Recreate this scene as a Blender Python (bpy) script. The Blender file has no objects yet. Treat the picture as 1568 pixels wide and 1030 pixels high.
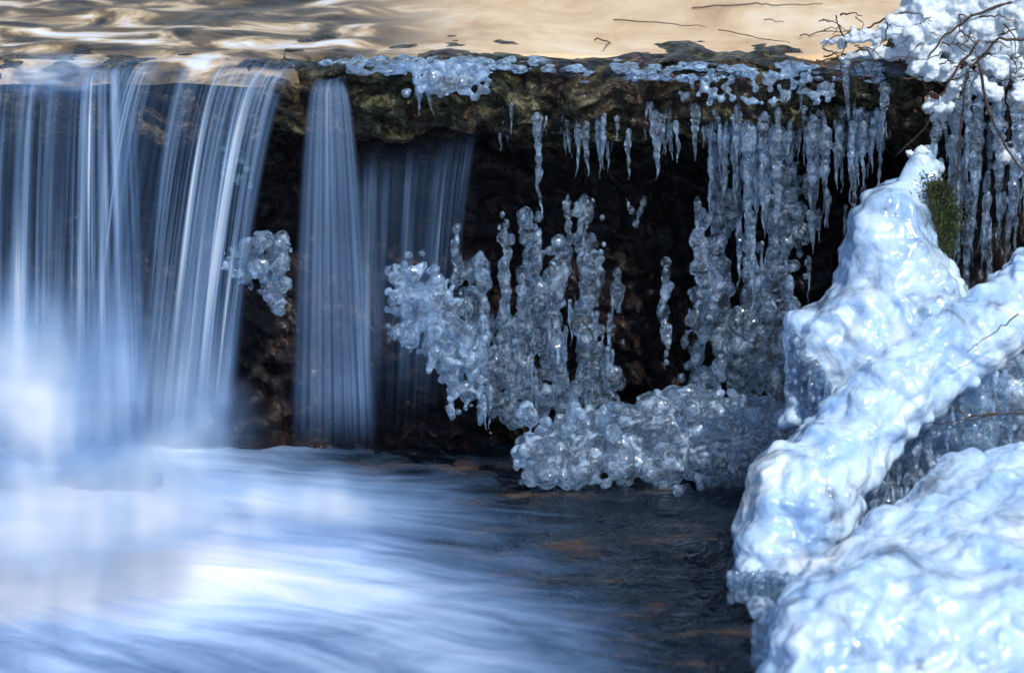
import bpy, math, random
import numpy as np
from mathutils import Vector, noise
random.seed(7); np.random.seed(7)
D=6.0; PIT=math.radians(14)
cp,sp=math.cos(PIT),math.sin(PIT)
CAM=(0.0,-D*cp,D*sp)
def ray(px,py):
    a=(px-784)/1000; b=(515-py)/1000
    return (a, D*cp+b*sp, -D*sp+b*cp)
def P(px,py,y):
    d=ray(px,py); t=(y-CAM[1])/d[1]
    return Vector((CAM[0]+d[0]*t, y, CAM[2]+d[2]*t))
def PZ(px,py,z):
    d=ray(px,py); t=(z-CAM[2])/d[2]
    return Vector((d[0]*t, CAM[1]+d[1]*t, z))
def toPix(x,y,z):
    vx,vy,vz=x-CAM[0],y-CAM[1],z-CAM[2]
    dep=vy*cp-vz*sp; up=vy*sp+vz*cp
    return 784+1000*vx*D/dep, 515-1000*up*D/dep
def ss(a,b,x):
    t=max(0.0,min(1.0,(x-a)/(b-a))); return t*t*(3-2*t)
N=noise.noise
def fbm(v,o=4):
    s=0;a=1
    for i in range(o):
        s+=a*N(v); v=v*2.03+Vector((3.1,1.7,5.2)); a*=.5
    return s
ZU=P(0,97,0).z      # upper water level
ZL=-0.215           # pool level

# ---------- node helpers ----------
def mat(name):
    m=bpy.data.materials.new(name); m.use_nodes=True
    nt=m.node_tree; nt.nodes.clear()
    out=nt.nodes.new('ShaderNodeOutputMaterial')
    return m,nt,out
def nd(nt,t,**k):
    n=nt.nodes.new(t)
    for a,b in k.items(): setattr(n,a,b)
    return n
def L(nt,a,b): nt.links.new(a,b)
def ramp(nt,src,stops):
    r=nt.nodes.new('ShaderNodeValToRGB')
    e=r.color_ramp.elements
    while len(e)<len(stops): e.new(0.5)
    for i,(p,c) in enumerate(stops):
        e[i].position=p
        e[i].color=c if len(c)==4 else (*c,1)
    L(nt,src,r.inputs[0]); return r
def g(v): return (v,v,v,1)
def math_(nt,op,a,b=None,clamp=False):
    n=nt.nodes.new('ShaderNodeMath'); n.operation=op; n.use_clamp=clamp
    for i,x in enumerate((a,b)):
        if x is None: continue
        if isinstance(x,(int,float)): n.inputs[i].default_value=x
        else: L(nt,x,n.inputs[i])
    return n.outputs[0]
def coords(nt,scale=(1,1,1),kind='Object',rot=(0,0,0)):
    tc=nt.nodes.new('ShaderNodeTexCoord'); mp=nt.nodes.new('ShaderNodeMapping')
    mp.inputs['Scale'].default_value=scale; mp.inputs['Rotation'].default_value=rot
    L(nt,tc.outputs[kind],mp.inputs[0]); return mp.outputs[0]
def noi(nt,vec,scale,detail=4,rough=.55,dist=0):
    n=nd(nt,'ShaderNodeTexNoise'); n.inputs['Scale'].default_value=scale
    n.inputs['Detail'].default_value=detail; n.inputs['Roughness'].default_value=rough
    n.inputs['Distortion'].default_value=dist
    L(nt,vec,n.inputs['Vector']); return n.outputs[0]
def bump(nt,h,st,dist,prev=None):
    b=nt.nodes.new('ShaderNodeBump'); b.inputs['Strength'].default_value=st; b.inputs['Distance'].default_value=dist
    L(nt,h,b.inputs['Height'])
    if prev is not None: L(nt,prev,b.inputs['Normal'])
    return b.outputs[0]
def attr(nt,name):
    a=nt.nodes.new('ShaderNodeAttribute'); a.attribute_name=name; return a.outputs['Fac']
def mixs(nt,f,a,b):
    mx=nd(nt,'ShaderNodeMixShader')
    if isinstance(f,(int,float)): mx.inputs[0].default_value=f
    else: L(nt,f,mx.inputs[0])
    L(nt,a,mx.inputs[1]); L(nt,b,mx.inputs[2]); return mx.outputs[0]

def mk_ice(name,col,rough,lo,hi):
    m,nt,out=mat(name)
    v=coords(nt)
    b=bump(nt,noi(nt,v,55,2,.45,.3),.7,.013)
    p=nd(nt,'ShaderNodeBsdfPrincipled')
    p.inputs['Base Color'].default_value=(*col,1); p.inputs['Roughness'].default_value=rough
    p.inputs['IOR'].default_value=1.33; p.inputs['Transmission Weight'].default_value=1
    p.inputs['Coat Weight'].default_value=1; p.inputs['Coat Roughness'].default_value=.03; p.inputs['Coat IOR'].default_value=1.8
    L(nt,b,p.inputs['Normal']); L(nt,b,p.inputs['Coat Normal'])
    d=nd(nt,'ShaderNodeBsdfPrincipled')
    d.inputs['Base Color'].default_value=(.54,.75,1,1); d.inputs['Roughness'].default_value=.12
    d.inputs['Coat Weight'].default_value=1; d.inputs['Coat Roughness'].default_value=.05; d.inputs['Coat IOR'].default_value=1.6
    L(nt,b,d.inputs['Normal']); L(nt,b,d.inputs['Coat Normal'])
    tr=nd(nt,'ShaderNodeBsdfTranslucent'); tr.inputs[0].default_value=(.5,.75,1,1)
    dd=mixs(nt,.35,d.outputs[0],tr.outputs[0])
    mk=ramp(nt,noi(nt,v,46,5,.62,.9),[(.48,g(lo)),(.66,g(hi))])  # trapped-bubble white, sharpened to paint highlight patches into the ice
    L(nt,mixs(nt,mk.outputs[0],p.outputs[0],dd),out.inputs[0]); return m
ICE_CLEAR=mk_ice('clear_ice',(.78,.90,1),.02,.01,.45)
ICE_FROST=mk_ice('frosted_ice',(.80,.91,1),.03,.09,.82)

def mk_milky():
    m,nt,out=mat('milky_ice'); v=coords(nt)
    b=bump(nt,noi(nt,v,28,2,.45,.6),.6,.02); b=bump(nt,noi(nt,v,85,1,.4),.18,.004,b)
    p=nd(nt,'ShaderNodeBsdfPrincipled')
    c=ramp(nt,noi(nt,v,11,5,.58,.9),[(.30,(.28,.47,.76,1)),(.44,(.44,.63,.88,1)),(.57,(.60,.76,.95,1)),(.7,(.85,.92,1,1))])
    L(nt,c.outputs[0],p.inputs['Base Color'])
    p.inputs['Roughness'].default_value=.25
    p.inputs['Subsurface Weight'].default_value=.6
    p.inputs['Subsurface Radius'].default_value=(.5,.75,1); p.inputs['Subsurface Scale'].default_value=.018
    p.inputs['Coat Weight'].default_value=1; p.inputs['Coat Roughness'].default_value=.04; p.inputs['Coat IOR'].default_value=1.6
    L(nt,b,p.inputs['Normal']); L(nt,b,p.inputs['Coat Normal'])
    gl=nd(nt,'ShaderNodeBsdfPrincipled'); gl.inputs['Transmission Weight'].default_value=1; gl.inputs['Roughness'].default_value=.04; gl.inputs['IOR'].default_value=1.36
    gl.inputs['Coat Weight'].default_value=1; gl.inputs['Coat IOR'].default_value=1.6; L(nt,b,gl.inputs['Coat Normal'])
    gl.inputs['Base Color'].default_value=(.75,.88,1,1); L(nt,b,gl.inputs['Normal'])
    gm=ramp(nt,noi(nt,v,9,5,.62,1.0),[(.33,g(.75)),(.44,g(.18)),(.56,g(0))])
    L(nt,mixs(nt,gm.outputs[0],p.outputs[0],gl.outputs[0]),out.inputs[0]); return m
ICE_MILK=mk_milky()
def mk_snow():
    m,nt,out=mat('snow'); v=coords(nt)
    b=bump(nt,noi(nt,v,130,5,.75),.8,.007)
    p=nd(nt,'ShaderNodeBsdfPrincipled'); p.inputs['Base Color'].default_value=(.76,.86,.99,1)
    p.inputs['Roughness'].default_value=.45; L(nt,b,p.inputs['Normal'])
    p.inputs['Subsurface Weight'].default_value=.5; p.inputs['Subsurface Radius'].default_value=(.6,.8,1); p.inputs['Subsurface Scale'].default_value=.01
    L(nt,p.outputs[0],out.inputs[0]); return m
SNOW=mk_snow()
def mk_rock():
    m,nt,out=mat('wet_rock'); v=coords(nt)
    n1=noi(nt,v,34,6,.75,.5); n2=noi(nt,v,9,4,.6)
    c1=ramp(nt,n1,[(.39,(.006,.005,.004,1)),(.48,(.030,.018,.013,1)),(.58,(.12,.07,.045,1)),(.68,(.42,.35,.27,1))])
    c2=ramp(nt,n1,[(.39,(.007,.007,.005,1)),(.50,(.05,.048,.018,1)),(.66,(.30,.29,.16,1))])
    mm=ramp(nt,n2,[(.42,g(0)),(.56,g(1))])
    mx=nd(nt,'ShaderNodeMix',data_type='RGBA'); L(nt,mm.outputs[0],mx.inputs[0]); L(nt,c1.outputs[0],mx.inputs[6]); L(nt,c2.outputs[0],mx.inputs[7])
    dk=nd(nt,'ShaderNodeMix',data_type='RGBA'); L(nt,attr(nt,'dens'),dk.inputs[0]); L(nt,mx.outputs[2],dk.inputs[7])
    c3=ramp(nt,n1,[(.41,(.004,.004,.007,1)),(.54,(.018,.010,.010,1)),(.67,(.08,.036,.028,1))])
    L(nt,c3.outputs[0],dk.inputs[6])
    v2=coords(nt,(1,1,2.4))
    b=bump(nt,noi(nt,v2,38,6,.7),1,.035); b=bump(nt,noi(nt,v2,130,4,.6),.9,.009,b)
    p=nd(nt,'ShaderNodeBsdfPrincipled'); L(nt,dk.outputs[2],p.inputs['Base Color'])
    p.inputs['Roughness'].default_value=.16; p.inputs['Specular IOR Level'].default_value=.6
    L(nt,b,p.inputs['Normal']); L(nt,p.outputs[0],out.inputs[0]); return m
ROCK=mk_rock()
def mk_simple(name,stops,scale,rough,bs=.5,bd=.003):
    m,nt,out=mat(name); v=coords(nt)
    n=noi(nt,v,scale,5,.6)
    c=ramp(nt,n,stops)
    p=nd(nt,'ShaderNodeBsdfPrincipled'); L(nt,c.outputs[0],p.inputs['Base Color']); p.inputs['Roughness'].default_value=rough
    L(nt,bump(nt,n,bs,bd),p.inputs['Normal']); L(nt,p.outputs[0],out.inputs[0]); return m
BARK=mk_simple('bark',[(.3,(.015,.01,.008,1)),(.7,(.08,.045,.03,1))],120,.5)
LEAF=mk_simple('dead_leaf',[(.3,(.03,.01,.008,1)),(.7,(.10,.035,.025,1))],60,.45)
MOSS=mk_simple('moss',[(.3,(.008,.016,.003,1)),(.7,(.06,.08,.02,1))],60,.7)
DIRT=mk_simple('forest_floor',[(.3,(.04,.03,.018,1)),(.7,(.2,.15,.08,1))],3,.9,.5,.02)

# ---------- mesh helpers ----------
def obj(name,verts,faces,material,smooth=True,dens=None,uv=None,parent=None):
    me=bpy.data.meshes.new(name)
    me.from_pydata([tuple(v) for v in verts],[],[tuple(f) for f in faces]); me.update()
    if smooth: me.polygons.foreach_set('use_smooth',[True]*len(me.polygons))
    if dens is not None:
        a=me.attributes.new('dens','FLOAT','POINT'); a.data.foreach_set('value',[float(x) for x in dens])
    if uv is not None:
        ul=me.uv_layers.new(name='UVMap')
        li=np.empty(len(me.loops),dtype=np.int32); me.loops.foreach_get('vertex_index',li)
        ul.data.foreach_set('uv',np.asarray(uv,dtype=np.float32)[li].ravel())
    me.materials.append(material)
    o=bpy.data.objects.new(name,me); bpy.context.scene.collection.objects.link(o)
    if parent: o.parent=parent
    return o
def gridfaces(nr,nc):
    return [(i*nc+j,i*nc+j+1,(i+1)*nc+j+1,(i+1)*nc+j) for i in range(nr-1) for j in range(nc-1)]
import bmesh
def ico(sub):
    bm=bmesh.new(); bmesh.ops.create_icosphere(bm,subdivisions=sub,radius=1)
    v=np.array([x.co[:] for x in bm.verts]); f=np.array([[q.index for q in p.verts] for p in bm.faces]); bm.free(); return v,f
ICO=ico(2)
def blob(name,sph,voxel,material,disp=None,parent=None,sm_it=2):
    V=[];F=[];o=0
    for c,r in sph:
        rr=np.array(r if hasattr(r,'__len__') else (r,r,r))
        V.append(ICO[0]*rr+np.array(c[:])); F.append(ICO[1]+o); o+=len(ICO[0])
    V=np.concatenate(V); F=np.concatenate(F)
    me=bpy.data.meshes.new(name+'_src'); me.from_pydata(V.tolist(),[],F.tolist()); me.update()
    ob=bpy.data.objects.new(name,me); bpy.context.scene.collection.objects.link(ob)
    md=ob.modifiers.new('r','REMESH'); md.mode='VOXEL'; md.voxel_size=voxel; md.use_smooth_shade=True
    sm=ob.modifiers.new('s','SMOOTH'); sm.iterations=sm_it; sm.factor=.5
    dg=bpy.context.evaluated_depsgraph_get(); dg.update()
    m2=bpy.data.meshes.new_from_object(ob.evaluated_get(dg)); ob.modifiers.clear(); ob.data=m2
    m2.name=name; bpy.data.meshes.remove(me)
    if disp:
        nv=len(m2.vertices); co=np.empty(nv*3); m2.vertices.foreach_get('co',co); co=co.reshape(-1,3)
        no=np.empty(nv*3); m2.vertex_normals.foreach_get('vector',no); no=no.reshape(-1,3)
        dd=np.array([disp(Vector(c)) for c in co]); co=co+no*dd[:,None]
        m2.vertices.foreach_set('co',co.ravel()); m2.update()
    m2.polygons.foreach_set('use_smooth',[True]*len(m2.polygons))
    m2.materials.clear(); m2.materials.append(material)
    if parent: ob.parent=parent
    print(name,len(m2.vertices)); return ob
def inside(a,b,q):
    ins=False
    for i in range(len(a)):
        if (a[i,1]>q[1])!=(b[i,1]>q[1]) and q[0]<(b[i,0]-a[i,0])*(q[1]-a[i,1])/(b[i,1]-a[i,1])+a[i,0]: ins=not ins
    return ins
def inflate(poly,yf,rmax,step,jit=.25,rmin=4,yj=0.0,drop=0,mask=None):
    pts=np.array(poly,float); out=[]
    x0,y0=pts.min(0); x1,y1=pts.max(0)
    a=pts; b=np.roll(pts,-1,axis=0)
    y=y0
    while y<y1:
        x=x0
        while x<x1:
            q=np.array([x+random.uniform(-.4,.4)*step,y+random.uniform(-.4,.4)*step])
            if inside(a,b,q) and random.random()>=drop and (mask is None or mask(q[0],q[1])>0):
                ab=b-a; t=np.clip(((q-a)*ab).sum(1)/(ab*ab).sum(1),0,1)
                d=np.sqrt((((a+ab*t[:,None])-q)**2).sum(1)).min()
                r=max(rmin,min(d,rmax))*(1+random.uniform(-jit,jit*.3))
                if mask: r*=min(1,.4+2.4*mask(q[0],q[1]))
                yy=yf(q[0],q[1])+random.uniform(-yj,yj)
                out.append((P(q[0],q[1],yy),(r/1000,r/1000,r/1000*(random.uniform(1,1.8) if mask else 1))))
            x+=step
        y+=step
    return out
def vor(v,s):
    d,_=noise.voronoi(v*s); return d[0]
class Acc:
    def __init__(s): s.v=[];s.f=[]
    def sweep(s,pts,rad,ns=8,flat=1.0):
        base=len(s.v); n=len(pts)
        for i,p in enumerate(pts):
            t=(pts[min(i+1,n-1)]-pts[max(i-1,0)]).normalized()
            a=t.cross(Vector((0,1,0.01)))
            if a.length<1e-3: a=t.cross(Vector((1,0,0)))
            a.normalize(); b=t.cross(a)
            for k in range(ns):
                an=2*math.pi*k/ns
                s.v.append(p+(a*math.cos(an)+b*math.sin(an)*flat)*rad[i])
        for i in range(n-1):
            for k in range(ns):
                k2=(k+1)%ns
                s.f.append((base+i*ns+k,base+i*ns+k2,base+(i+1)*ns+k2,base+(i+1)*ns+k))
        s.f.append(tuple(base+k for k in range(ns))[::-1]); s.f.append(tuple(base+(n-1)*ns+k for k in range(ns)))
    def icicle(s,px,py,y,ln,r,lean=0,ns=10):
        n=max(12,int(ln/2.2)); a=P(px,py,y); ph=random.random()*50; ba=[];ra=[]; kn=random.uniform(0,.10)
        for i in range(n+1):
            t=i/n
            w=fbm(Vector((ph,t*ln*.03,0)),3); w2=fbm(Vector((ph+9,t*ln*.03,5)),3)
            ba.append(a+Vector((lean*t/1000+(w*.006+.001)*t, w2*.004, -ln/1000*t)))
            rr=r*((1-t)**.8)*(1+kn*math.sin(t*ln*.33+ph+5*w)+.65*fbm(Vector((ph,t*ln*.06,3)),3))
            rr*=math.sqrt(min(1,(t*ln+.4)/(r*1.1)))          # rounded shoulder, no flat cap
            ra.append(max(.0007,rr/1000))
        s.sweep(ba,ra,ns)
    def out(s,name,m,parent=None): return obj(name,s.v,s.f,m,parent=parent)

# ---------- rock ledge + recess wall ----------
def build_rock():
    X=np.arange(-2.2,2.3,.0062); rows=250
    prof=[(1.0,-.05),(0.35,-.02),(0.07,-.002),(0.0,-.006),(-.02,-.035),(-.012,-.08),(.01,-.115),(.07,-.135),(.15,-.15),(.18,-.26),(.17,-.42),(.15,-.6),(.13,-.8),(.1,-.95)]
    sl=[0]
    for i in range(1,len(prof)):
        sl.append(sl[-1]+math.dist(prof[i],prof[i-1])*(0.12 if i<2 else (2.2 if 1<i<8 else 1)))
    V=[];dn=[]
    for r in range(rows):
        s=sl[-1]*r/(rows-1)
        k=0
        while k<len(sl)-2 and sl[k+1]<s: k+=1
        t=(s-sl[k])/(sl[k+1]-sl[k]); y=prof[k][0]*(1-t)+prof[k+1][0]*t; z=prof[k][1]*(1-t)+prof[k+1][1]*t
        for x in X:
            q=Vector((x*7,y*8,z*11))
            dy=.03*fbm(q,4)+.018*fbm(q*4,3)
            blk=vor(Vector((x*13,y*13,z*26)),1)
            dy+=(.55-blk)*.05
            face=1 if z<-.01 else .25
            hz=.010*fbm(Vector((x*14,3,y*14)),4)
            if z>-.03 and x>-.35: hz+=.012*max(0,N(Vector((x*5,y*6,9)))+.3)
            sag=.028*N(Vector((x*4.2,0,2)))+.02*N(Vector((x*13,0,2)))
            zz=z+(sag if z<-.03 and z>-.3 else 0)
            V.append((x,y-dy*face+.02*N(Vector((x*2.5,0,7))),ZU+zz+hz))
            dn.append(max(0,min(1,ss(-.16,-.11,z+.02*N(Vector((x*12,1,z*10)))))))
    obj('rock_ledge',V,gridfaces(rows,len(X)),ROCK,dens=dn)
build_rock()

# ---------- upper stream water ----------
def mk_upper():
    m,nt,out=mat('stream_surface')
    vs=coords(nt,(1,.8,1),rot=(0,0,math.radians(8)))
    v=coords(nt,(1,.4,1))
    gold_refl=ramp(nt,noi(nt,v,5,7,.68,.8),[(.28,(.42,.26,.13,1)),(.42,(.66,.46,.26,1)),(.55,(.80,.61,.38,1)),(.7,(.88,.78,.60,1))])  # golden reflection of the surroundings, painted into the water's base colour
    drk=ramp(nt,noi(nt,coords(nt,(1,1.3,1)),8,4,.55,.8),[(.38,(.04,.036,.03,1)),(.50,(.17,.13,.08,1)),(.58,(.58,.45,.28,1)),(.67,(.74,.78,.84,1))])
    mx=nd(nt,'ShaderNodeMix',data_type='RGBA'); L(nt,attr(nt,'dens'),mx.inputs[0]); L(nt,gold_refl.outputs[0],mx.inputs[6]); L(nt,drk.outputs[0],mx.inputs[7])
    b=bump(nt,noi(nt,vs,7,2,.5,.3),.15,.02)
    p=nd(nt,'ShaderNodeBsdfPrincipled'); L(nt,mx.outputs[2],p.inputs['Base Color']); p.inputs['Roughness'].default_value=.4
    p.inputs['IOR'].default_value=1.33; p.inputs['Specular IOR Level'].default_value=.2
    L(nt,b,p.inputs['Normal']); L(nt,p.outputs[0],out.inputs[0]); return m
def build_upper():
    xs=np.concatenate([np.arange(-2.2,2.3,.012)]); ys=np.concatenate([np.arange(-.03,.9,.012),np.linspace(.92,14,60)])
    V=[];dn=[]
    for y in ys:
        for x in xs:
            turb=ss(.05,-.25,x+y*.1)
            h=.009*turb*fbm(Vector((x*7,y*10,0)),2)+.001*N(Vector((x*9,y*16,4)))
            fall=-(.03-min(y,.03))**2*8 if y<.03 else 0
            yy=y
            if x>-.33:
                k=ss(-.33,-.28,x); e=.055+.02*N(Vector((x*11,0,3)))
                if y<e: yy=y*(1-k)+k*e; fall-=k*(.004+(e-y)*.8)
            V.append((x,yy,ZU+h+fall+.001)); dn.append(turb)
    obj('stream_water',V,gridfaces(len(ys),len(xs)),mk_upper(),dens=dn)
build_upper()

# ---------- pool ----------
def mk_pool():
    m,nt,out=mat('pool_surface')
    tc=nd(nt,'ShaderNodeUVMap')
    def un(sx,sy,d,di=.5):
        mp=nd(nt,'ShaderNodeMapping'); L(nt,tc.outputs[0],mp.inputs[0]); mp.inputs['Scale'].default_value=(sx,sy,1)
        return noi(nt,mp.outputs[0],1,d,.5,di)
    s1=un(34,3.0,4,.8); s2=un(11,3.4,3,1.2)
    f=math_(nt,'ADD',attr(nt,'dens'),math_(nt,'MULTIPLY',math_(nt,'SUBTRACT',s1,.5),.26))
    f=math_(nt,'ADD',f,math_(nt,'MULTIPLY',math_(nt,'SUBTRACT',s2,.5),.5))
    fr=ramp(nt,f,[(.10,g(0)),(.4,g(.5)),(.7,g(1))])
    foam=nd(nt,'ShaderNodeBsdfPrincipled')
    fc=ramp(nt,f,[(.2,(.10,.21,.42,1)),(.44,(.23,.39,.67,1)),(.68,(.44,.60,.85,1)),(.94,(.90,.91,.91,1))])
    L(nt,fc.outputs[0],foam.inputs['Base Color']); foam.inputs['Roughness'].default_value=.7; foam.inputs['Specular IOR Level'].default_value=.2
    v=coords(nt,(1,1,1))
    b=bump(nt,noi(nt,coords(nt,(1,.6,1)),16,4,.6,.5),.8,.04); b=bump(nt,noi(nt,v,60,3,.5),.3,.006,b)
    w=nd(nt,'ShaderNodeBsdfPrincipled')
    wc=ramp(nt,noi(nt,coords(nt,(1,2.2,1)),8,5,.65),[(.38,(.003,.008,.016,1)),(.54,(.012,.019,.03,1)),(.70,(.075,.05,.035,1))])
    L(nt,wc.outputs[0],w.inputs['Base Color']); w.inputs['Roughness'].default_value=.07; w.inputs['IOR'].default_value=1.33
    L(nt,b,w.inputs['Normal'])
    L(nt,mixs(nt,fr.outputs[0],w.outputs[0],foam.outputs[0]),out.inputs[0]); return m
def build_pool():
    xs=np.arange(-2.4,2.4,.014); ys=np.arange(-3.6,.22,.014)
    V=[];dn=[];uv=[]
    for y in ys:
        for x in xs:
            px,py=toPix(x,y,ZL)
            edge=560+ (py-700)*1.0
            f=ss(edge+330,edge-220,px)
            f*=1-.7*ss(760,690,py)*ss(420,600,px)
            f*=1-.5*math.exp(-((px-690)/90)**2-((py-838)/28)**2)
            core=math.exp(-((px-20)/480)**2-((py-885)/75)**2)+.4*math.exp(-((px-300)/260)**2-((py-790)/50)**2)
            f=f*.50+core*.60+.2*ss(480,150,px)*ss(830,740,py)
            h=.02*math.exp(-((x+.68)/.35)**2-((y+.22)/.22)**2)+.012*math.exp(-((x+.45)/.3)**2-((y+.5)/.2)**2)
            h+=f*.008*fbm(Vector((x*4,y*7,1)),2)+.0055*(1-f)*N(Vector((x*16,y*22,2)))
            V.append((x,y,ZL+h)); dn.append(f)
            dx=x+1.9; dy=y-.25
            uv.append((math.atan2(dy*1.0,dx)*1.6+.03*N(Vector((x*3,y*3,5))),math.hypot(dx,dy)))
    obj('pool_water',V,gridfaces(len(ys),len(xs)),mk_pool(),dens=dn,uv=uv)
build_pool()

# ---------- waterfall ----------
def mk_fall():
    m,nt,out=mat('falling_water')
    tc=nd(nt,'ShaderNodeUVMap')
    def st(sx,sy,d=3):
        mp=nd(nt,'ShaderNodeMapping'); L(nt,tc.outputs[0],mp.inputs[0]); mp.inputs['Scale'].default_value=(sx,sy,1)
        return noi(nt,mp.outputs[0],1,d,.6)
    a=ramp(nt,st(48,.6),[(.47,g(0)),(.66,g(1))]).outputs[0]
    b=ramp(nt,st(170,.9),[(.45,g(.0)),(.70,g(1))]).outputs[0]
    c=ramp(nt,st(13,.5,2),[(.42,g(.08)),(.6,g(1))]).outputs[0]
    s=math_(nt,'ADD',math_(nt,'MULTIPLY',a,.75),math_(nt,'MULTIPLY',b,.4))
    s=math_(nt,'ADD',math_(nt,'MULTIPLY',s,c),.03)
    soft=attr(nt,'soft'); dens=attr(nt,'dens')
    inv=math_(nt,'SUBTRACT',1.0,soft)
    s=math_(nt,'ADD',math_(nt,'MULTIPLY',s,inv),math_(nt,'MULTIPLY',math_(nt,'ADD',math_(nt,'MULTIPLY',st(7,2.0,2),1.0),.0),soft))
    al=math_(nt,'MULTIPLY',s,dens,True)
    p=nd(nt,'ShaderNodeBsdfPrincipled'); p.inputs['Roughness'].default_value=.4
    col=ramp(nt,al,[(.1,(.20,.38,.70,1)),(.4,(.42,.62,.90,1)),(.8,(.86,.92,.98,1))]); L(nt,col.outputs[0],p.inputs['Base Color'])
    tr=nd(nt,'ShaderNodeBsdfTranslucent'); L(nt,col.outputs[0],tr.inputs[0])
    m1=mixs(nt,.25,p.outputs[0],tr.outputs[0])
    t=nd(nt,'ShaderNodeBsdfTransparent')
    L(nt,mixs(nt,al,t.outputs[0],m1),out.inputs[0]); return m
FALL=mk_fall()
wf=bpy.data.objects.new('waterfall',None); bpy.context.scene.collection.objects.link(wf)
def interp(pts,u):
    for i in range(len(pts)-1):
        if u<=pts[i+1][0] or i==len(pts)-2:
            t=(u-pts[i][0])/(pts[i+1][0]-pts[i][0]); t=max(0,min(1,t))
            return [pts[i][k]*(1-t)+pts[i+1][k]*t for k in range(1,len(pts[i]))]
def curtain(name,top,bot,yt,yb,dens,soft,lead=True,uo=0,ef=.08,fade=(.0,.15)):
    nc=150; nr=70; V=[];dn=[];sf=[];uv=[]
    for i in range(nr+1):
        f=i/nr
        for j in range(nc):
            u=j/(nc-1)
            tx,ty=interp(top,u); bx,by=interp(bot,u)
            wob=N(Vector((u*5+uo,0,uo)))*.012+N(Vector((u*18+uo,0,uo)))*.008
            T=P(tx,ty,yt); B=P(bx,by,yb)
            if lead and f<.12:
                q=f/.12
                x=T.x+.02*(1-q); y=yt+.1*(1-q)**1.2; z=T.z+.006*math.sin(q*3.14)
                V.append((x,y,z+wob*.3))
                dn.append(dens*.55*q)
            else:
                q=(f-.12)/.88 if lead else f
                sq=q**.55
                x=T.x+(B.x-T.x)*sq; y=yt+(yb-yt)*sq; z=T.z+(B.z-T.z)*q
                V.append((x,y+wob*(.3+q),z))
                dn.append(dens*(.8+.2*q)*(1-ss(1-fade[1],.96,q)) * (1 if lead else ss(0,fade[0]+1e-4,q)))
            e=ss(0,ef,u)*ss(0,ef,1-u); dn[-1]*=e
            wfac=abs(top[-1][1]-top[0][1])/1000
            sf.append(soft(f)); uv.append((u*max(wfac,.08)+uo,f))
    o=obj(name,V,gridfaces(nr+1,nc),FALL,dens=dn,uv=uv,parent=wf)
    a=o.data.attributes.new('soft','FLOAT','POINT'); a.data.foreach_set('value',[float(x) for x in sf])
for k in range(2):
    dy=k*.035
    curtain('left_curtain_%d'%k,[(0,-120,110),(.5,60,120),(.62,110,118),(1,205,105)],[(0,-160,800),(.5,40,800),(1,240,800)],-.02-dy,-.16-dy,1.15,lambda f:.9*ss(.42,.8,f),uo=3.3*k+.4,fade=(0,.3))
curtain('middle_curtain_0',[(0,185,100),(.5,320,98),(1,458,112)],[(0,90,760),(.5,220,780),(1,345,760)],-.02,-.14,1.15,lambda f:.9*ss(.5,.9,f),uo=7.7,fade=(0,.3))
curtain('middle_curtain_1',[(0,185,100),(.5,320,98),(1,458,112)],[(0,110,760),(.5,235,780),(1,352,760)],-.055,-.175,.8,lambda f:.9*ss(.5,.9,f),uo=9.8,fade=(0,.3))
curtain('narrow_fall_0',[(0,476,128),(1,530,128)],[(0,438,720),(1,585,720)],-.035,-.15,1.0,lambda f:.35+.25*ss(.6,1,f),uo=13.1,ef=.15,fade=(0,.25))
curtain('narrow_fall_1',[(0,480,128),(1,524,128)],[(0,444,720),(1,580,720)],-.03,-.12,.3,lambda f:.8,uo=15.2,ef=.2,fade=(0,.25))
curtain('thin_veil_0',[(0,520,235),(.4,620,215),(1,745,190)],[(0,530,700),(.4,600,700),(1,690,650)],-.03,-.11,.5,lambda f:.2,uo=17.3,lead=False,fade=(.15,.5))
def spray(cx,cy,rx,ry,y,dens,uo,hh):
    nc=70;nr=70;V=[];dn=[];uv=[]
    for i in range(nr):
        v=i/(nr-1)*2-1
        for j in range(nc):
            u=j/(nc-1)*2-1
            r=math.hypot(u,v); b=max(0,1-r*r)
            w=fbm(Vector((u*1.5+uo,v*1.5,uo)),3)
            ppx,ppy=cx+u*rx,cy-v*ry
            yy=y-.05*b+.01*w
            lim=PZ(ppx,ppy,ZL+hh).y     # lower part bends forward and glides above the pool
            k=.08; h=max(0,min(1,.5+.5*(lim-yy)/k)); yy=lim*(1-h)+yy*h-k*h*(1-h)
            c=P(ppx,ppy,yy)
            V.append(c); dn.append(dens*ss(1,.0,r+.3*w)*ss(1,.65,r)); uv.append((u*rx/1000+uo,v*ry/1000))
    o=obj('spray',V,gridfaces(nr,nc),FALL,dens=dn,uv=uv,parent=wf)
    a=o.data.attributes.new('soft','FLOAT','POINT'); a.data.foreach_set('value',[1.0]*len(V))
for i,s in enumerate([(60,600,190,230,-.20,1.6,.06),(250,700,190,190,-.245,1.5,.10),(110,775,330,160,-.29,1.7,.145),(450,780,280,90,-.25,1.3,.045),(80,118,130,50,-.06,1.2,.02)]):
    spray(*s[:6],uo=i*2.37,hh=s[6])

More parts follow.
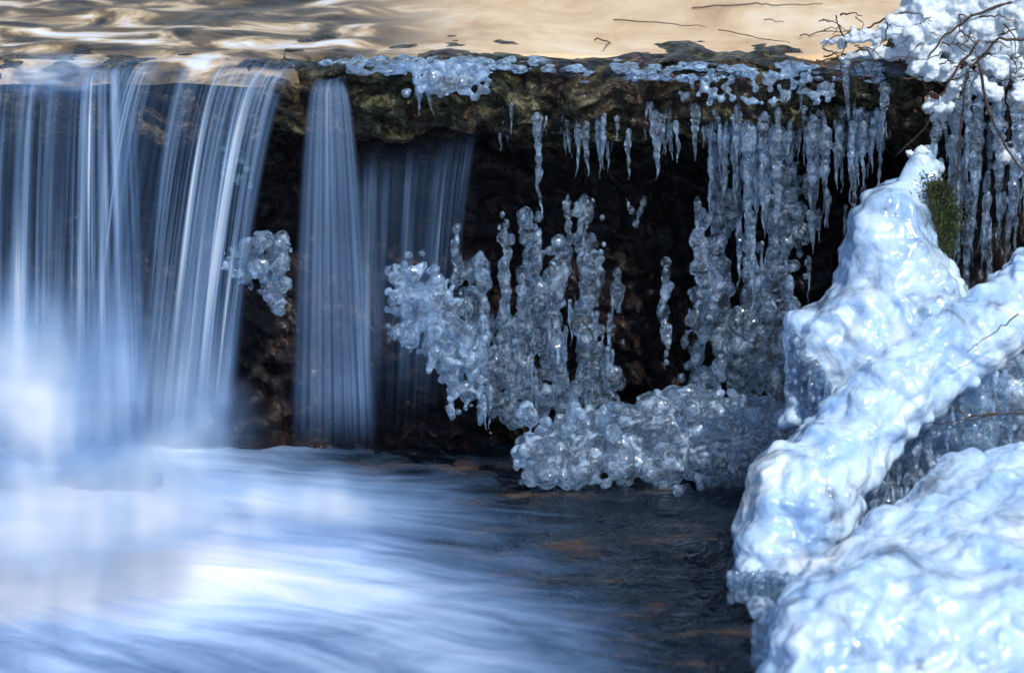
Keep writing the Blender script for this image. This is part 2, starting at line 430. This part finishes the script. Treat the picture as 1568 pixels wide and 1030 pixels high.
# ---------- ice on the recess wall ----------
icl=Acc()
def lumpd(sc,a): 
    return lambda c: a*(.55-vor(c,sc))+a*.5*N(c*sc*1.3)
def beads(px,py0,py1,y,r,wander=10,sp_=1.1):
    out=[];py=py0;x=px
    while py<py1:
        rr=r*random.uniform(.45,1.25)*(1-.45*ss(py1-60,py1,py))
        out.append((P(x,py,y+random.uniform(-.015,.01)),(rr/1000,rr/1000*.9,rr/1000*random.uniform(.9,2.2))))
        py+=rr*sp_*random.uniform(.8,1.8); x+=random.uniform(-wander,wander)*.5
        x+= (px-x)*.12
    return out
mk1=lambda x,y: N(Vector((x*.036,y*.0095,1.5)))+.5*N(Vector((x*.07,y*.03,4)))+.24-.34*ss(470,330,y)
S=inflate([(715,330),(780,320),(900,300),(940,360),(955,450),(960,600),(940,645),(860,650),(800,660),(745,640),(700,560),(690,440)],lambda x,y:.05,13,11,.55,6,.02,.2,mk1)
for px,a,b,r in [(850,400,630,12),(905,400,600,12),(735,400,600,11),(870,300,380,7),(985,310,350,7),(960,305,330,6),(1020,400,560,8),(930,540,620,9),(800,430,640,10),(770,370,520,10),(820,350,470,9),(700,350,440,9),(890,330,420,8)]:
    S+=beads(px,a,b,.03,r)
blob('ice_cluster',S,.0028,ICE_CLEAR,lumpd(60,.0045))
S=inflate([(585,400),(640,378),(700,430),(725,500),(745,560),(735,650),(715,620),(700,645),(685,600),(655,560),(590,510)],lambda x,y:.0,16,12,.6,5,.03,.35)
for px,a,b,r in [(690,540,640,11),(715,520,625,9),(738,520,650,8),(665,480,570,10)]: S+=beads(px,a,b,-.02,r)
blob('ice_cluster',S,.003,ICE_FROST,lumpd(62,.006))
mk2=lambda x,y: N(Vector((x*.03,y*.007,7.5)))+.45*N(Vector((x*.07,y*.03,9)))+.16-.3*ss(400,280,y)*ss(1120,1060,x)
S=inflate([(1130,200),(1215,200),(1235,300),(1240,420),(1250,640),(1050,630),(1040,560),(1060,420),(1060,280),(1110,260)],lambda x,y:.04,17,13,.5,7,.02,.2,mk2)
for px,a,b,r in [(1150,200,420,10),(1180,200,560,14),(1208,240,500,10),(1100,380,600,14),(1130,480,610,14),(1165,480,600,13),(1075,330,470,9),(1215,460,640,11)]:
    S+=beads(px,a,b,.02,r,14)
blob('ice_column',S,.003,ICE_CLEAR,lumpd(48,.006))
S=inflate([(778,700),(815,660),(850,640),(960,618),(1010,596),(1070,585),(1130,600),(1220,620),(1230,690),(1145,752),(1080,745),(1000,757),(975,728),(930,740),(870,758),(800,745)],lambda x,y:-.04+.0006*(640-y),26,15,.65,8,.03,.2)
for i in range(170):
    px=random.uniform(790,1200); py=random.uniform(625,742); S.append((P(px,py,-.075+random.uniform(-.03,.03)),random.uniform(.007,.017)))
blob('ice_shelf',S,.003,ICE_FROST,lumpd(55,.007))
S=inflate([(345,385),(375,362),(400,352),(448,352),(446,440),(430,500),(405,460),(358,436),(336,405)],lambda x,y:.10,14,10,.6,4,.03,.3)
S+=inflate([(325,215),(370,225),(392,270),(380,295),(340,270)],lambda x,y:.10,12,11,.5,5,.01,.3)
blob('ice_cluster',S,.0035,ICE_FROST,lumpd(60,.007))

# icicles under the ledge
for px,py,ln,r in [(822,172,168,8),(895,180,90,8),(1003,168,107,10),(1065,158,88,9),(945,175,40,5),(1035,185,65,6),(1127,190,65,6),(1145,185,240,10),(1170,185,95,9),(1190,190,180,12),(1245,175,155,13),(1262,190,160,11),(1294,85,105,9),(1355,125,105,9),(1305,185,135,7),(1322,185,115,6),(1285,190,100,9),(1165,185,115,8),(1150,330,165,8),(1228,120,50,5),(1210,185,65,6),(1338,180,85,6),(1240,320,70,7),(740,600,60,6),(640,115,62,8),(655,130,45,6)]:
    icl.icicle(px,py,(-.06 if py<175 else -.045)+random.uniform(-.01,.01),ln,r,random.uniform(-6,6))
for i in range(60):
    cx=765+590*random.random()**.85; big=random.random()
    for k in range(random.randint(1,6)):
        px=cx+random.gauss(0,8); ln=random.uniform(12,42)*(1+2.6*big**3)*(1.7 if px>1040 else 1)*random.uniform(.35,1.3)
        icl.icicle(px,random.uniform(155,200),random.uniform(-.05,.04),ln+12,random.uniform(1.6,3.4)+ln*.04,random.uniform(-4,4),8)
for i in range(30):
    px=random.uniform(1050,1340); py=random.uniform(220,480); icl.icicle(px,py,random.uniform(.0,.04),random.uniform(40,140),random.uniform(3,8),0,8)
for i in range(50):
    px=random.uniform(660,950); icl.icicle(px,random.uniform(450,600),random.uniform(-.01,.03),random.uniform(20,80),random.uniform(2.5,5),0,8)
for i in range(40):
    px=random.uniform(1435,1590); icl.icicle(px,random.uniform(100,340),random.uniform(-.12,-.04),random.uniform(40,200),random.uniform(4,9),random.uniform(-15,10))
for px in (1465,1498,1530,1562): icl.icicle(px,150,-.10,random.uniform(220,310),12,random.uniform(-10,10))
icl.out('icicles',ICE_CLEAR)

# thin glassy crust along the lip
S=[]
for i in range(300):
    px=random.triangular(490,860,650)
    y=random.uniform(-.05,.03); rr=random.uniform(.002,.007)
    S.append(((P(px,0,y).x,y,ZU+.005+random.uniform(-.014,.002)),(rr*1.8,rr*1.4,rr*.6)))
for i in range(130):
    px=random.triangular(610,760,680); S.append((P(px,random.triangular(95,150,104),-.06),random.uniform(.003,.008)))
for i in range(300):
    px=random.uniform(860,1400); y=random.uniform(-.06,-.01); rr=random.uniform(.002,.006)
    if N(Vector((px*.02,0,0)))>-.12: S.append(((P(px,0,y).x,y,ZU+random.uniform(-.02,.006)),(rr*2.4,rr*1.2,rr*.5)))
for i in range(110):
    px=random.uniform(1040,1280); S.append((P(px,random.uniform(100,160),-.06),random.uniform(.003,.006)))
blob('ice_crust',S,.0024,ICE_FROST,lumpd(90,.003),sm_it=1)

# ---------- big ice mounds ----------
def md(c):
    w=Vector((.025*N(c*16),0,.025*N(c*14)))
    d=Vector((c.x+c.z*.3,c.y,(c.z-c.x*.35)*1.3))+w
    rg=1-abs(N(Vector((c.x*14+c.z*6,c.y*12,c.z*24-c.x*10))+w*12))*2
    return .016*(.5-vor(d,23))+.013*fbm(c*11,2)+.0022*rg+.002*N(c*48)
m1=[(1408,225),(1440,262),(1432,330),(1438,390),(1480,450),(1560,560),(1500,700),(1300,700),(1240,640),(1198,665),(1206,590),(1210,490),(1278,430),(1292,370),(1332,290),(1382,262)]
blob('ice_mound',inflate(m1,lambda x,y:-.16-.0004*(y-230),75,13,.2,7,.008),.0036,ICE_MILK,md,sm_it=5)
m2=[(1640,330),(1560,390),(1470,462),(1380,520),(1295,585),(1252,650),(1188,682),(1150,740),(1130,830),(1114,892),(1150,915),(1210,905),(1290,850),(1320,760),(1370,700),(1440,620),(1530,560),(1640,500)]
blob('ice_mound',inflate(m2,lambda x,y:-.28-.0009*(y-400),90,14,.2,8,.008),.0036,ICE_MILK,md,sm_it=5)
m3=[(1660,640),(1568,685),(1500,705),(1430,735),(1370,790),(1280,850),(1232,890),(1180,960),(1190,1040),(1200,1120),(1660,1120)]
blob('ice_mound',inflate(m3,lambda x,y:-.44-.0019*(y-650),110,16,.18,8,.008),.0036,ICE_MILK,md,sm_it=5)
m4=[(1330,700),(1460,560),(1640,500),(1640,760),(1400,820),(1290,860)]
blob('ice_curtain',inflate(m4,lambda x,y:-.38,26,14,.5,8,.02),.004,ICE_FROST,md)
dr=Acc()
for i in range(18):
    px=1207+i*3.6+random.uniform(-2,2); dr.icicle(px,500+i*5+random.uniform(-10,10),-.325-.003*i,random.uniform(120,170)-i*3,random.uniform(5,9),random.uniform(-3,3))
for i in range(26):
    px=1118+i*4+random.uniform(-2,2); dr.icicle(px,875+random.uniform(-4,10),-.76+random.uniform(-.03,.0),random.uniform(18,40),random.uniform(5,9),0)
for i in range(60):
    px=random.uniform(1310,1550); py=random.uniform(560,760); dr.icicle(px,py,-.43,random.uniform(30,110),random.uniform(4,8),random.uniform(-5,5))
dr.out('icicles',ICE_FROST)
S=[]
for i in range(200):
    t=random.random(); px=1168+ (t*22)+random.gauss(0,7); py=925+t*120
    S.append((P(px,py,-.96-.16*t+random.uniform(-.03,.03)),random.uniform(.006,.014)))
for i in range(90): S.append((P(random.uniform(1118,1215),random.uniform(890,915),-.77),random.uniform(.005,.010)))
blob('ice_crust',S,.003,ICE_FROST,lumpd(70,.005))

# ---------- right bank: dark soil behind, snow, twigs, leaves, moss ----------
S=inflate([(1340,60),(1700,20),(1700,700),(1440,640),(1425,300),(1350,190)],lambda x,y:.1-.0002*y,70,20,.3,10,.02)
bk=blob('stream_bank',S,.008,ROCK,lambda c:.02*fbm(c*18,4))
S=inflate([(1366,45),(1395,-20),(1640,-60),(1650,90),(1568,98),(1535,118),(1500,92),(1470,112),(1440,92),(1415,122),(1380,92)],lambda x,y:-.03,30,10,.5,9,.04,.08)
for cx,cy,n,s in [(1425,105,24,13),(1525,100,20,9),(1550,20,20,18),(1400,58,22,14),(1440,165,16,8),(1410,238,10,6),(1550,240,8,6),(1510,135,12,8),(1560,150,12,8)]:
    for i in range(n): S.append((P(random.gauss(cx,s),random.gauss(cy,s*.5),-.08+random.uniform(-.03,.02)),(random.uniform(.006,.013),)*3))
for a,b,n in [((1380,45),(1260,66),150),((1400,75),(1285,90),110),((1470,100),(1440,200),60),((1500,110),(1545,240),50),((1560,90),(1568,180),30)]:
    for i in range(n):
        t=random.random(); r=random.uniform(.002,.006)*(1.5-t)
        S.append((P(a[0]+(b[0]-a[0])*t+random.gauss(0,4),a[1]+(b[1]-a[1])*t+random.gauss(0,5*(1.3-t)),-.07+random.uniform(-.01,.01)),(r*1.5,r,r)))
blob('snow',S,.0026,SNOW,lambda c:.007*fbm(c*60,4),sm_it=2)
tw=Acc()
def twig(pts,y,r):
    p=[]
    for i in range(len(pts)-1):
        for k in range(6):
            t=k/6; a=pts[i]; b=pts[i+1]
            p.append(P(a[0]*(1-t)+b[0]*t+random.gauss(0,1.2),a[1]*(1-t)+b[1]*t+random.gauss(0,1.2),y))
    p.append(P(*pts[-1],y)); n=len(p)
    tw.sweep(p,[max(.0005,r/1000*(1-.7*i/n)) for i in range(n)],6)
for pts,y,r in [([(1568,-5),(1490,25),(1440,60),(1400,130)],-.09,2.5),([(1600,60),(1530,60),(1480,110),(1470,200),(1462,330)],-.12,2.5),([(1500,100),(1512,170),(1550,240),(1590,290)],-.14,2.5),([(1500,60),(1450,130),(1420,190),(1370,240)],-.1,2),([(1380,20),(1330,40),(1270,60)],-.06,2),([(1420,60),(1330,75),(1255,95),(1200,90)],-.07,2),([(1480,90),(1490,200),(1480,420)],-.06,3),([(1540,100),(1545,250),(1520,400)],-.06,3),([(1560,480),(1520,510),(1480,540)],-.5,1.2),([(1530,630),(1480,640),(1440,600),(1415,650)],-.46,1.6),([(1580,630),(1490,640),(1430,650),(1390,690)],-.45,1.3),([(1310,780),(1305,830)],-.6,3),([(1568,820),(1545,860),(1568,880)],-.9,2)]:
    twig(pts,y,r)
for i in range(80):
    px=random.uniform(1250,1568); py=random.uniform(20,130); a=random.uniform(-.6,2.8); l=random.uniform(15,70)
    twig([(px,py),(px+math.cos(a)*l*.5,py+math.sin(a)*l*.4),(px+math.cos(a+.3)*l,py+math.sin(a+.3)*l*.8)],random.uniform(-.15,-.05),random.uniform(.7,1.6))
def floattwig(pts,r):
    p=[PZ(a,b,ZU+.006) for a,b in pts]; q=[]
    for i in range(len(p)-1):
        for k in range(5): q.append(p[i].lerp(p[i+1],k/5)+Vector((0,random.gauss(0,.003),random.uniform(-.002,.002))))
    q.append(p[-1]); tw.sweep(q,[r/1000*(1-.5*i/len(q)) for i in range(len(q))],6)
for pts,r in [([(940,30),(1020,36),(1080,42)],1.1),([(1060,12),(1150,5),(1190,8),(1260,6)],1.5),([(1100,45),(1180,62),(1210,66)],.9),([(910,60),(935,64),(925,75)],1.2),([(1225,55),(1260,50),(1330,45)],1.2),([(1170,30),(1200,34)],1),([(1260,70),(1300,55),(1380,50)],1.2)]:
    floattwig(pts,r)
tw.out('twigs',BARK)
V=[];F=[]
def leaf(c,s):
    ax=Vector((random.gauss(0,1),random.gauss(0,.5),random.gauss(0,1))).normalized(); up=Vector((0,-1,random.uniform(-.5,1))).normalized()
    b=ax.cross(up).normalized(); n=ax.cross(b); base=len(V); rows=6
    for i in range(rows+1):
        t=i/rows; w=s*.36*math.sin(math.pi*min(1,t*.93+.04))**.7*(1+.2*random.uniform(-1,1)); cu=n*s*.25*(t-.5)**2
        for k in (-1,0,1): V.append(c+ax*s*(t-.5)+b*w*k+cu+n*(.3*w*abs(k)))
    for i in range(rows):
        for k in range(2): F.append((base+i*3+k,base+i*3+k+1,base+i*3+k+4,base+i*3+k+3))
for i in range(26):
    leaf(P(random.uniform(1385,1500),random.uniform(80,190),random.uniform(-.09,-.04)),random.uniform(.008,.018))
for px,py,y,s in [(1552,880,-.93,.03),(1560,872,-.93,.02)]: leaf(P(px,py,y),s)
obj('dead_leaves',V,F,LEAF)
V=[];F=[]
for i in range(7000):
    t=random.random(); px=1428+16*math.sin(t*5)+random.gauss(0,10)+t*14; py=285+t*150+random.gauss(0,10)
    c=P(px,py,-.235+abs(random.gauss(0,.01))); l=random.uniform(.003,.010); d=Vector((random.gauss(0,1),-abs(random.gauss(.5,.6)),random.gauss(.1,1))).normalized(); s=d.cross(Vector((.3,1,.2))).normalized()*.0011
    b=len(V); V+= [c-s,c+s,c+d*l]; F.append((b,b+1,b+2))
obj('moss',V,F,MOSS)

# ---------- far terrain ----------
V=[];xs=np.concatenate([np.linspace(-150,-8,14),np.linspace(-7,7,29),np.linspace(8,150,14)]); ys=np.concatenate([np.linspace(-150,-5,14),np.linspace(-4,.4,8),np.linspace(.9,15,20),np.linspace(18,200,16)])
for y in ys:
    for x in xs:
        up=ss(.2,.9,y)
        z=-.75+up*(ZU+.63)
        bank=max(0,abs(x)-2.1); z+=min(bank*.35,2.0+bank*.02)*(1 if y>-6 else .3)
        if y>14: z+=(y-14)*.03
        z+=.15*N(Vector((x*.6,y*.6,0)))*(ss(1.9,3,abs(x)))
        V.append((x,y,z))
obj('ground',V,gridfaces(len(ys),len(xs)),DIRT)

# ---------- light, sky, camera ----------
SE,SA=math.radians(47),math.radians(148)   # sun elevation, azimuth from +Y toward +X
w=bpy.data.worlds.new('World'); bpy.context.scene.world=w; w.use_nodes=True
nt=w.node_tree; nt.nodes.clear()
sk=nt.nodes.new('ShaderNodeTexSky'); sk.sky_type='NISHITA'; sk.sun_disc=False; sk.sun_elevation=SE; sk.sun_rotation=SA
sk.ozone_density=2.5
bg=nt.nodes.new('ShaderNodeBackground'); bg.inputs[1].default_value=.15; o=nt.nodes.new('ShaderNodeOutputWorld')
nt.links.new(sk.outputs[0],bg.inputs[0]); nt.links.new(bg.outputs[0],o.inputs[0])
sl=bpy.data.lights.new('sun','SUN'); sl.energy=3.6; sl.angle=math.radians(.6); sl.color=(1,.96,.9)
so=bpy.data.objects.new('sun',sl); bpy.context.scene.collection.objects.link(so)
dirv=Vector((math.sin(SA)*math.cos(SE),math.cos(SA)*math.cos(SE),math.sin(SE)))
so.rotation_euler=dirv.to_track_quat('Z','Y').to_euler(); so.location=(0,5,5)
c=bpy.data.cameras.new('camera'); co=bpy.data.objects.new('camera',c); bpy.context.scene.collection.objects.link(co)
co.location=CAM; co.rotation_euler=(math.radians(90)-PIT,0,0)
c.sensor_width=36; c.lens=36*D/1.568; c.clip_end=1000; c.clip_start=.05
c.dof.use_dof=True; c.dof.focus_distance=D-.13; c.dof.aperture_fstop=4.5
s=bpy.context.scene; s.camera=co
s.view_settings.view_transform='Standard'; s.view_settings.look='None'; s.view_settings.exposure=0
